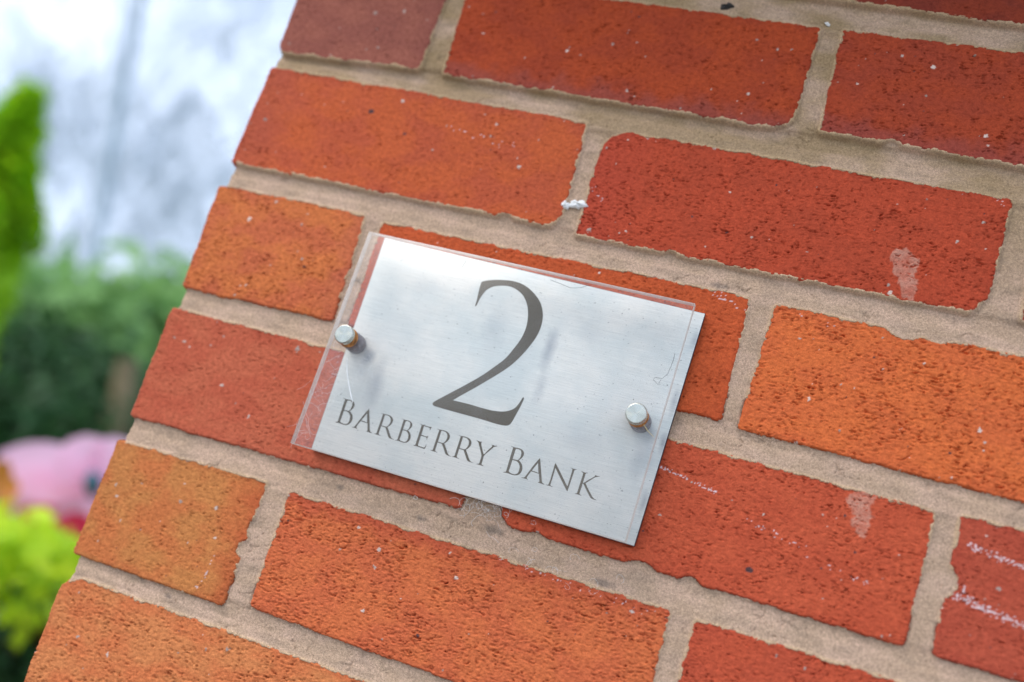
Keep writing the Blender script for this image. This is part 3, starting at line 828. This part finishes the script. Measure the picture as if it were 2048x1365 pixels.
def glyph(ch):
    cu = bpy.data.curves.new('glyph', 'CURVE'); cu.dimensions = '2D'; cu.fill_mode = 'BOTH'; cu.extrude = 0.03
    for c in GLYPHS[ch]:
        P = smooth_poly(c)
        sp = cu.splines.new('POLY'); sp.points.add(len(P) - 1)
        for q, p in zip(sp.points, P): q.co = (p[0], p[1], 0, 1)
        sp.use_cyclic_u = True
    ob = bpy.data.objects.new('glyph', cu); COL.objects.link(ob)
    dg = bpy.context.evaluated_depsgraph_get()
    me = bpy.data.meshes.new_from_object(ob.evaluated_get(dg))
    bpy.data.objects.remove(ob)
    me.transform(Matrix(((MM, 0, 0, 0), (0, 0, -MM, 0), (0, MM, 0, 0), (0, 0, 0, 1))))
    me.materials.clear(); me.materials.append(M_ink)
    return me
for ch, x, z, s in TEXT:
    if ch not in glyph_me: glyph_me[ch] = glyph(ch)
    o = link('numeral' if ch == '2' else 'letter', glyph_me[ch], None, plate, smooth=False)
    o.location = (x * MM, -3.03 * MM, Z0 + z * MM)
    o.scale = (s, 1, s)

def standoff(cx, cz):
    r = empty('standoff_bolt', (cx * MM, -0.015, Z0 + cz * MM), sign)
    r.matrix_parent_inverse = Matrix.Translation(-Vector(sign.location))
    def part(name, prof, mat):
        V, F = lathe_y(prof, cx, cz)
        return link(name, mesh_np(name, W(V[:, 0], V[:, 1], V[:, 2]), F[:, ::-1]), mat, r)
    part('cap', [(0.02, -23.2), (1.5, -23.2), (4.7, -23.2), (4.8, -23.19), (5.2, -22.95), (5.42, -22.5), (5.45, -22.3), (5.45, -20.6), (5.4, -20.4), (5.3, -20.3), (2, -20.3)], M_steel)
    part('washer', [(2, -20.3), (5.0, -20.25), (5.3, -19.9), (5.3, -18.9), (5.1, -18.5), (4.5, -18.3), (4.5, -18.0), (5.2, -17.7), (5.45, -17.2), (5.45, -15.6), (5.2, -15.1), (2, -15.05)], M_rust)
    part('barrel', [(2, -10.45), (5.2, -10.4), (5.45, -10.1), (5.45, -3.3), (5.2, -3.05), (2, -3.05)], M_barrel)
    return r
standoff(122.2, 71.2)
standoff(286.3, 68.9)

# added unseen board, put just above the picture to shade the upper courses
M_paint = simple_mat('shade_board_white', (0.72, 0.71, 0.68), 0.5, var=0.06, scale=30, bump=0.0004)
parts = []
for x0, x1, y0, y1, z0, z1 in [(-40, 1250, -140, -1.5, 480, 505), (-46, 1256, -148, -2.5, 505.5, 527), (-30, 1240, -30, -2, 450, 479.5)]:
    V, F = box_vf(x0, x1, y0, y1, z0, z1); parts.append((W(V[:, 0], V[:, 1], V[:, 2]), F))
V, F = join_vf(parts)
link('added_shade_board', mesh_np('added_shade_board', V, F), M_paint, wall, smooth=False)

# ------------------------------------------------------------------ webs and fibres on and around the sign
M_web = simple_mat('dusty_silk', (0.82, 0.82, 0.80), 0.6, var=0.1, scale=200)
M_hair = simple_mat('dark_fibre', (0.05, 0.045, 0.05), 0.7, var=0.3, scale=200)
M_straw = simple_mat('dry_straw', (0.72, 0.60, 0.32), 0.6, var=0.15, scale=200)
def strand_world(name, pts, rad, mat, label, cat, group=None):
    V, F = tube_vf([tuple(W(*p)) for p in pts], [r * MM for r in rad] if hasattr(rad, '__len__') else rad * MM, 5)
    return tag(link(name, mesh_np(name, V, F), mat), label, cat, group)
strand_world('silk_strand', [(125, -15.3, 60.5), (128, -15.5, 53), (131.5, -15.4, 46.5), (135, -15.3, 40.8), (137.2, -15.3, 37.6)], [0.14, 0.24, 0.34, 0.34, 0.10], M_web,
             'pale silk strand running from the left bolt down to the letters', 'strand')
strand_world('straw_strand', [(290.5, -17, 65.5), (293, -16.2, 63.2), (296.8, -15.5, 61.0)], [0.28, 0.26, 0.12], M_straw,
             'short yellow straw stuck below the right bolt', 'straw')
rnd = random.Random(5)
def wisp(cx, cy, cz, n, L, spread, mat, name, label, cat, rad=0.035, group=None, curl=1.0):
    parts = []
    for _ in range(n):
        p = Vector((cx + rnd.gauss(0, spread[0]), cy + rnd.uniform(-0.4, 0.4), cz + rnd.gauss(0, spread[1])))
        a = rnd.uniform(0, 6.28); da = rnd.gauss(0, 0.35) * curl
        pts = []
        for k in range(11):
            pts.append(tuple(W(p.x, p.y, p.z)))
            a += da + rnd.gauss(0, 0.22) * curl
            p = p + Vector((math.cos(a), rnd.gauss(0, 0.08), math.sin(a))) * (L / 10) * rnd.uniform(0.7, 1.3)
        parts.append(tube_vf(pts, rad * MM * rnd.uniform(0.7, 1.4), 4))
    V, F = join_vf(parts)
    return tag(link(name, mesh_np(name, V, F), mat), label, cat, group)
wisp(118, -15.6, 38, 34, 10, (3.5, 13), M_web, 'cobweb', 'fine white cobweb over the left edge of the acrylic panel', 'cobweb', 0.028, curl=0.8)
wisp(132, -9.5, 58, 16, 7, (3, 5), M_web, 'cobweb', 'fluffy cobweb behind the panel below the left bolt', 'cobweb', 0.035)
wisp(222, -3.5, 5, 34, 9, (13, 2.6), M_web, 'cobweb', 'tangled grey cobweb under the lower edge of the metal plate', 'cobweb', 0.045)
wisp(262, -1.5, -13.5, 14, 8, (22, 3), M_web, 'cobweb', 'loose cobweb fibres along the joint below the sign', 'cobweb', 0.04)
strand_world('hair_fibre', [(295.3, -15.3, 105.1), (295.5, -15.4, 101.4), (295.2, -15.3, 98.1), (294.6, -15.4, 93.7), (292.6, -15.3, 90.9), (289.1, -15.4, 90.6), (288.4, -15.3, 89.3), (291.5, -15.3, 87.4), (292.3, -15.3, 90.3)], 0.10, M_hair,
             'dark crooked hair on the panel above the right bolt', 'fibre')
strand_world('hair_fibre', [(221.2, -15.3, 128.5), (227.1, -15.4, 127.6), (233.1, -15.3, 126.6), (238.3, -15.4, 127.8), (243.0, -15.3, 130.7)], 0.09, M_hair,
             'thin dark hair along the top edge of the acrylic panel', 'fibre')
strand_world('hair_fibre', [(172.0, -15.3, 130.0), (172.3, -15.4, 127.1), (171.2, -15.3, 124.4)], 0.08, M_hair,
             'short dark hair to the upper left of the numeral', 'fibre')

# ------------------------------------------------------------------ garden beyond the corner, far out of focus
nrs = np.random.RandomState(11)
def leaf_cards(P, size, up=0.25, centre=None):
    """one small bent leaf (two quads) for every point of P"""
    n = len(P)
    N = nrs.normal(size=(n, 3)); N[:, 2] += up
    if centre is not None:      # leaves turn outwards to the light
        O = P - np.array(centre); N += 1.6 * O / (np.linalg.norm(O, axis=1)[:, None] + 1e-6)
    N /= np.linalg.norm(N, axis=1)[:, None]
    T = np.cross(N, nrs.normal(size=(n, 3))); T /= np.linalg.norm(T, axis=1)[:, None]
    B = np.cross(N, T)
    s = size * nrs.uniform(0.6, 1.4, n)[:, None]
    V = np.stack([P - T * s, P - B * s * 0.42 + N * s * 0.1, P + T * s, P + B * s * 0.42 + N * s * 0.1], 1).reshape(-1, 3)
    F = np.arange(4 * n).reshape(n, 4)
    return V, F

def crown_points(c, rad, n, clumps=40, cl=0.34):
    """points gathered in clumps on and inside an uneven ellipsoid"""
    d = nrs.normal(size=(clumps, 3)); d /= np.linalg.norm(d, axis=1)[:, None]
    cc = d * (nrs.uniform(0.75, 1.0, clumps) ** 0.6)[:, None] * np.array(rad)
    k = nrs.randint(0, clumps, n)
    P = cc[k] + nrs.normal(size=(n, 3)) * np.array(rad) * cl * nrs.uniform(0.5, 1.2, clumps)[k][:, None]
    return P + np.array(c)

M_bark = simple_mat('hazed_bark', (0.46, 0.54, 0.63), 0.9, var=0.3, scale=6)  # distant haze and sky blur put into the bark as pale blue
M_bark2 = simple_mat('tan_bark', (0.24, 0.18, 0.10), 0.9, var=0.25, scale=8)
M_leaf_a = leaf_mat('mid_green_leaf', (0.16, 0.34, 0.10), (0.32, 0.54, 0.18), 0.4)
M_leaf_d = leaf_mat('dark_evergreen_leaf', (0.02, 0.075, 0.02), (0.05, 0.14, 0.04), 0.25)
M_leaf_c = leaf_mat('golden_conifer_leaf', (0.22, 0.52, 0.012), (0.50, 0.72, 0.02), 0.45)
M_leaf_l = leaf_mat('lime_leaf', (0.40, 0.64, 0.012), (0.76, 0.92, 0.05), 0.5)
M_leaf_r = leaf_mat('red_leaf', (0.20, 0.02, 0.02), (0.10, 0.05, 0.02), 0.3)

def shrub(name, base, crown_c, rad, n, size, mat, label, cat='shrub', clumps=40, group=None, bark=None, trunk_r=0.03):
    root = empty(name, base)
    tag(root, label, cat, group)
    V, F = leaf_cards(crown_points(crown_c, rad, n, clumps), size, 0.4, crown_c)
    link('crown', mesh_np('crown', V, F), mat, root, smooth=False)
    b = Vector(base); c = Vector(crown_c)
    parts = [tube_vf([b, b.lerp(c, 0.5) + Vector((0.03, 0.02, 0)), c], [trunk_r, trunk_r * 0.8, trunk_r * 0.4], 8)]
    for _ in range(6):
        e = c + Vector((rnd.uniform(-1, 1) * rad[0], rnd.uniform(-1, 1) * rad[1], rnd.uniform(-0.3, 0.8) * rad[2])) * 0.8
        m = b.lerp(c, rnd.uniform(0.3, 0.8))
        parts.append(tube_vf([m, m.lerp(e, 0.5) + Vector((0, 0, 0.05)), e], [trunk_r * 0.5, trunk_r * 0.35, trunk_r * 0.12], 6))
    V, F = join_vf(parts)
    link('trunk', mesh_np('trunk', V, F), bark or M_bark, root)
    return root

def ground_under(p): return (p.x, p.y, 0.0)

# hedge shrubs
def bush_at(px, py, dist, rad, n, size, mat, label, group=None, clumps=40):
    c = at(px, py, dist)
    return shrub('shrub', ground_under(c), tuple(c), rad, n, size, mat, label, 'shrub', clumps, group)
bush_at(300, 785, 7.0, (0.62, 0.62, 0.50), 5000, 0.10, M_leaf_a, 'soft green rounded shrub directly left of the brick corner')
bush_at(120, 775, 7.6, (0.66, 0.66, 0.46), 5000, 0.10, M_leaf_a, 'wide mid green shrub in the middle of the blurred hedge')
bush_at(-60, 790, 7.2, (0.62, 0.6, 0.62), 5000, 0.10, M_leaf_a, 'mid green shrub below the conifer at the left edge')
bush_at(90, 850, 6.2, (0.75, 0.5, 0.36), 11000, 0.05, M_leaf_d, 'dark evergreen shrub low down behind the pink flower')
bush_at(-110, 900, 6.0, (0.55, 0.5, 0.40), 7000, 0.05, M_leaf_d, 'dark evergreen shrub at the far left edge')
bush_at(310, 900, 6.4, (0.30, 0.3, 0.34), 4000, 0.05, M_leaf_d, 'narrow dark shrub half hidden by the brick corner')
# pale stem standing among the shrubs
p0 = at(255, 720, 5.4); p1 = at(215, 905, 5.4)
V, F = tube_vf([Vector((p1.x, p1.y, 0.0)), p1, p1.lerp(p0, 0.5) + Vector((0.01, 0, 0)), p0], [0.075, 0.06, 0.055, 0.045], 12)
tag(link('tree_stump', mesh_np('tree_stump', V, F), M_bark2), 'pale tan stem standing among the dark shrubs', 'stump')

# conifer at the left edge
def conifer(px_top, py_top, dist, h, rbase, label):
    top = at(px_top, py_top, dist)
    base = Vector((top.x, top.y, 0))
    root = empty('conifer_tree', tuple(base)); tag(root, label, 'conifer')
    n = 12000
    t = nrs.uniform(0.0, 1.0, n) ** 0.8          # 0 at the tip
    ang = nrs.uniform(0, 2 * np.pi, n)
    prof = rbase * np.minimum(t * 3.8, 1.0) ** 0.8 * (1 + 0.22 * np.sin(ang * 5 + t * 17) + 0.15 * np.sin(ang * 3 - t * 29))
    rr = prof * np.sqrt(nrs.uniform(0.25, 1.0, n))
    P = np.c_[top.x + rr * np.cos(ang), top.y + rr * np.sin(ang), top.z - t * h]
    V, F = leaf_cards(P, 0.065, 0.5, (top.x, top.y, top.z - 1.0))
    link('crown', mesh_np('crown', V, F), M_leaf_c, root, smooth=False)
    V, F = tube_vf([base, base.lerp(top, 0.5), top - Vector((0, 0, 0.1))], [0.08, 0.05, 0.01], 10)
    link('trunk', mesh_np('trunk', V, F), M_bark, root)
conifer(66, 180, 5.2, 2.3, 0.215, 'columnar golden green conifer at the left edge of the picture')

# bare winter trees
def bare_tree(base, height, r0, seed, label, lean=(0, 0), depth=5):
    rg = random.Random(seed)
    root = empty('bare_tree', tuple(base)); tag(root, label, 'tree', 'bare winter trees behind the hedge')
    tparts, bparts = [], []
    def grow(p, d, L, r, lev):
        pts = [p]; rads = [r]; q = p.copy(); dd = d.copy()
        nseg = 5 if lev < 2 else 3
        for s in range(nseg):
            wv = 0.02 if lev == 0 else 0.10
            dd = (dd + Vector((rg.gauss(0, wv), rg.gauss(0, wv), rg.gauss(0.03, 0.06) if lev else 0.0))).normalized()
            q = q + dd * (L / nseg); pts.append(q.copy()); rads.append(r * (1 - 0.6 * (s + 1) / nseg))
        (tparts if lev == 0 else bparts).append(tube_vf(pts, rads, 8 if lev < 2 else 3))
        if lev >= depth: return
        nb = (14, 6, 5, 4, 3)[min(lev, 4)]
        for b in range(nb):
            t = rg.uniform(0.3, 1.0) if lev else rg.uniform(0.22, 1.0)
            k = min(int(t * nseg), nseg - 1); f = t * nseg - k
            bp = pts[k].lerp(pts[k + 1], f)
            side = Vector((rg.gauss(0, 1), rg.gauss(0, 1), rg.gauss(0.15, 0.5))).normalized()
            nd_ = (dd * rg.uniform(0.6, 1.0) + side * rg.uniform(0.5, 0.9)).normalized()
            grow(bp, nd_, L * rg.uniform(0.42, 0.62), max(rads[k] * (0.15 if lev == 0 else 0.5), 0.005), lev + 1)
    grow(Vector(base), Vector((lean[0], lean[1], 1)).normalized(), height * 0.72, r0, 0)
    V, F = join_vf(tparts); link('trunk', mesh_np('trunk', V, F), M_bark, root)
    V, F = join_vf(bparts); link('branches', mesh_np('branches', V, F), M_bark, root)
def far_base(px, py, dist):
    p = at(px, py, dist); return Vector((p.x, p.y, 0))
bare_tree(far_base(345, 430, 19), 17, 0.13, 3, 'tall bare tree with a straight trunk in the middle of the sky', (-0.17, -0.14))
bare_tree(far_base(470, 430, 24), 13, 0.11, 14, 'bare tree whose twigs reach behind the brick corner')
bare_tree(far_base(110, 430, 23), 8.0, 0.09, 8, 'lower bare tree between the conifer and the tall trunk')
bare_tree(far_base(330, 430, 26), 8.5, 0.09, 9, 'slender bare tree farthest back behind the hedge')

# flowering plants close to the corner
M_pink = leaf_mat('pink_petal', (0.96, 0.54, 0.74), (0.97, 0.64, 0.80), 0.5)
M_blush = leaf_mat('blush_petal', (0.90, 0.76, 0.80), (0.92, 0.80, 0.84), 0.5)
M_crim = leaf_mat('crimson_petal', (0.85, 0.04, 0.12), (0.90, 0.06, 0.14), 0.5)
M_oran = simple_mat('orange_petal', (0.78, 0.28, 0.06), 0.6, var=0.15, scale=20)
M_eye = simple_mat('dark_flower_eye', (0.04, 0.13, 0.18), 0.7, var=0.3, scale=60)
M_stem = simple_mat('green_stem', (0.06, 0.12, 0.03), 0.7, var=0.2, scale=30)
def petal_vf(c, axis, n, L, Wd, cup=0.25, nu=9, nv=7):
    axis = axis.normalized(); n = (n - axis * n.dot(axis)).normalized(); s = axis.cross(n)
    V, F = [], []
    for i in range(nu):
        t = i / (nu - 1)
        w = Wd * (math.sin(math.pi * min(t * 0.86 + 0.10, 1.0)) ** 0.7)
        for j in range(nv):
            u = j / (nv - 1) * 2 - 1
            V.append(c + axis * L * t + s * w * u * 0.5 + n * (cup * L * (t * t * 0.5 + 0.25 * u * u) + 0.01 * L * math.sin(9 * u + 7 * t)))
    for i in range(nu - 1):
        for j in range(nv - 1):
            F.append((i * nv + j, i * nv + j + 1, (i + 1) * nv + j + 1, (i + 1) * nv + j))
    return np.array([tuple(v) for v in V]), np.array(F)
FD = 2.5
FS = FD / 1.85
fc = at(182, 972, FD)
flower = empty('pink_flower', (fc.x, fc.y, 0.0))
tag(flower, 'large pink bloom with a dark eye above the lime green leaves', 'flower')
fn = (CP - fc).normalized() * 0.9 + Vector((0, 0, 0.25))
def img(ax, ay): return RX * ax + RY * ay
def petal(ax, ay, L, Wd, mat, cup=0.25, off=0.0, sx=0.0, sy=0.0):
    a = img(ax, ay)
    V, F = petal_vf(fc + fn * off * FS + img(sx, sy) * FS, a, fn, L * FS, Wd * FS, cup)
    return link('petal', mesh_np('petal', V, F), mat, flower)
petal(-0.95, -0.25, 0.150, 0.100, M_pink, 0.12)
petal(-0.30, -1.0, 0.078, 0.105, M_pink, 0.15, 0.004)
petal(-0.93, 0.22, 0.125, 0.080, M_pink, 0.12, 0.003)
petal(0.9, -0.5, 0.100, 0.110, M_pink, 0.15, 0.002)
petal(0.8, 0.5, 0.100, 0.090, M_pink, 0.15, 0.005)
petal(-0.35, 0.95, 0.046, 0.110, M_pink, 0.12, 0.006)
petal(-0.30, 0.95, 0.050, 0.120, M_crim, 0.05, 0.010, -0.045, 0.036)
petal(0.2, 1.0, 0.058, 0.12, M_crim, 0.05, 0.010, 0.0, 0.048)
petal(-1.0, 0.05, 0.185, 0.085, M_blush, 0.08, -0.008)
V, F = tube_vf([fc + (fn * 0.012 + img(0, -0.016)) * FS, fc + (fn * 0.024 + img(0, -0.006)) * FS, fc + fn * 0.028 * FS, fc + (fn * 0.024 + img(0, 0.012)) * FS, fc + (fn * 0.012 + img(0, 0.018)) * FS], [0.008, 0.016, 0.018, 0.015, 0.007], 14)
link('flower_centre', mesh_np('flower_centre', V, F), M_eye, flower)
V, F = tube_vf([Vector((fc.x, fc.y, 0)), Vector((fc.x + 0.02, fc.y, fc.z * 0.5)), fc - fn * 0.03], [0.008, 0.007, 0.005], 8)
link('stem', mesh_np('stem', V, F), M_stem, flower)
# orange bloom at the very edge
oc = at(-25, 975, 2.5)
of = empty('orange_flower', (oc.x, oc.y, 0.0)); tag(of, 'orange bloom cut by the left edge beside the pink flower', 'flower')
for k in range(7):
    w = k * 2 * math.pi / 7
    V, F = petal_vf(oc, img(math.cos(w), math.sin(w)), (CP - oc).normalized(), 0.072, 0.06, 0.3)
    link('petal', mesh_np('petal', V, F), M_oran, of)
V, F = tube_vf([Vector((oc.x, oc.y, 0)), Vector((oc.x, oc.y + 0.02, oc.z * 0.5)), oc], [0.006, 0.005, 0.004], 8)
link('stem', mesh_np('stem', V, F), M_stem, of)
# lime shrub below, red-leaved plant and dark foliage under it
lc = at(12, 1130, 2.3)
shrub('lime_shrub', (lc.x, lc.y, 0), tuple(lc), (0.150, 0.15, 0.080), 900, 0.028, M_leaf_l, 'lime green leafy shrub below the pink flower', 'shrub', 22, trunk_r=0.012)
lc2 = at(-5, 1170, 2.34)
shrub('green_shrub', (lc2.x, lc2.y, 0), tuple(lc2), (0.08, 0.08, 0.05), 340, 0.028, leaf_mat('fresh_green_leaf', (0.10, 0.26, 0.03), (0.20, 0.42, 0.08), 0.4), 'fresh green foliage just under the lime shrub', 'shrub', 14, trunk_r=0.01)
rc = at(75, 1225, 2.4)
shrub('red_plant', (rc.x, rc.y, 0), tuple(rc), (0.058, 0.06, 0.06), 280, 0.026, M_leaf_r, 'dark red leaved plant low beside the brick corner', 'plant', 10, trunk_r=0.008)
dc = at(20, 1290, 2.6)
shrub('dark_shrub', (dc.x, dc.y, 0), tuple(dc), (0.30, 0.25, 0.19), 3600, 0.03, M_leaf_d, 'dark green shrub in the lower left corner', 'shrub', 30, trunk_r=0.015)
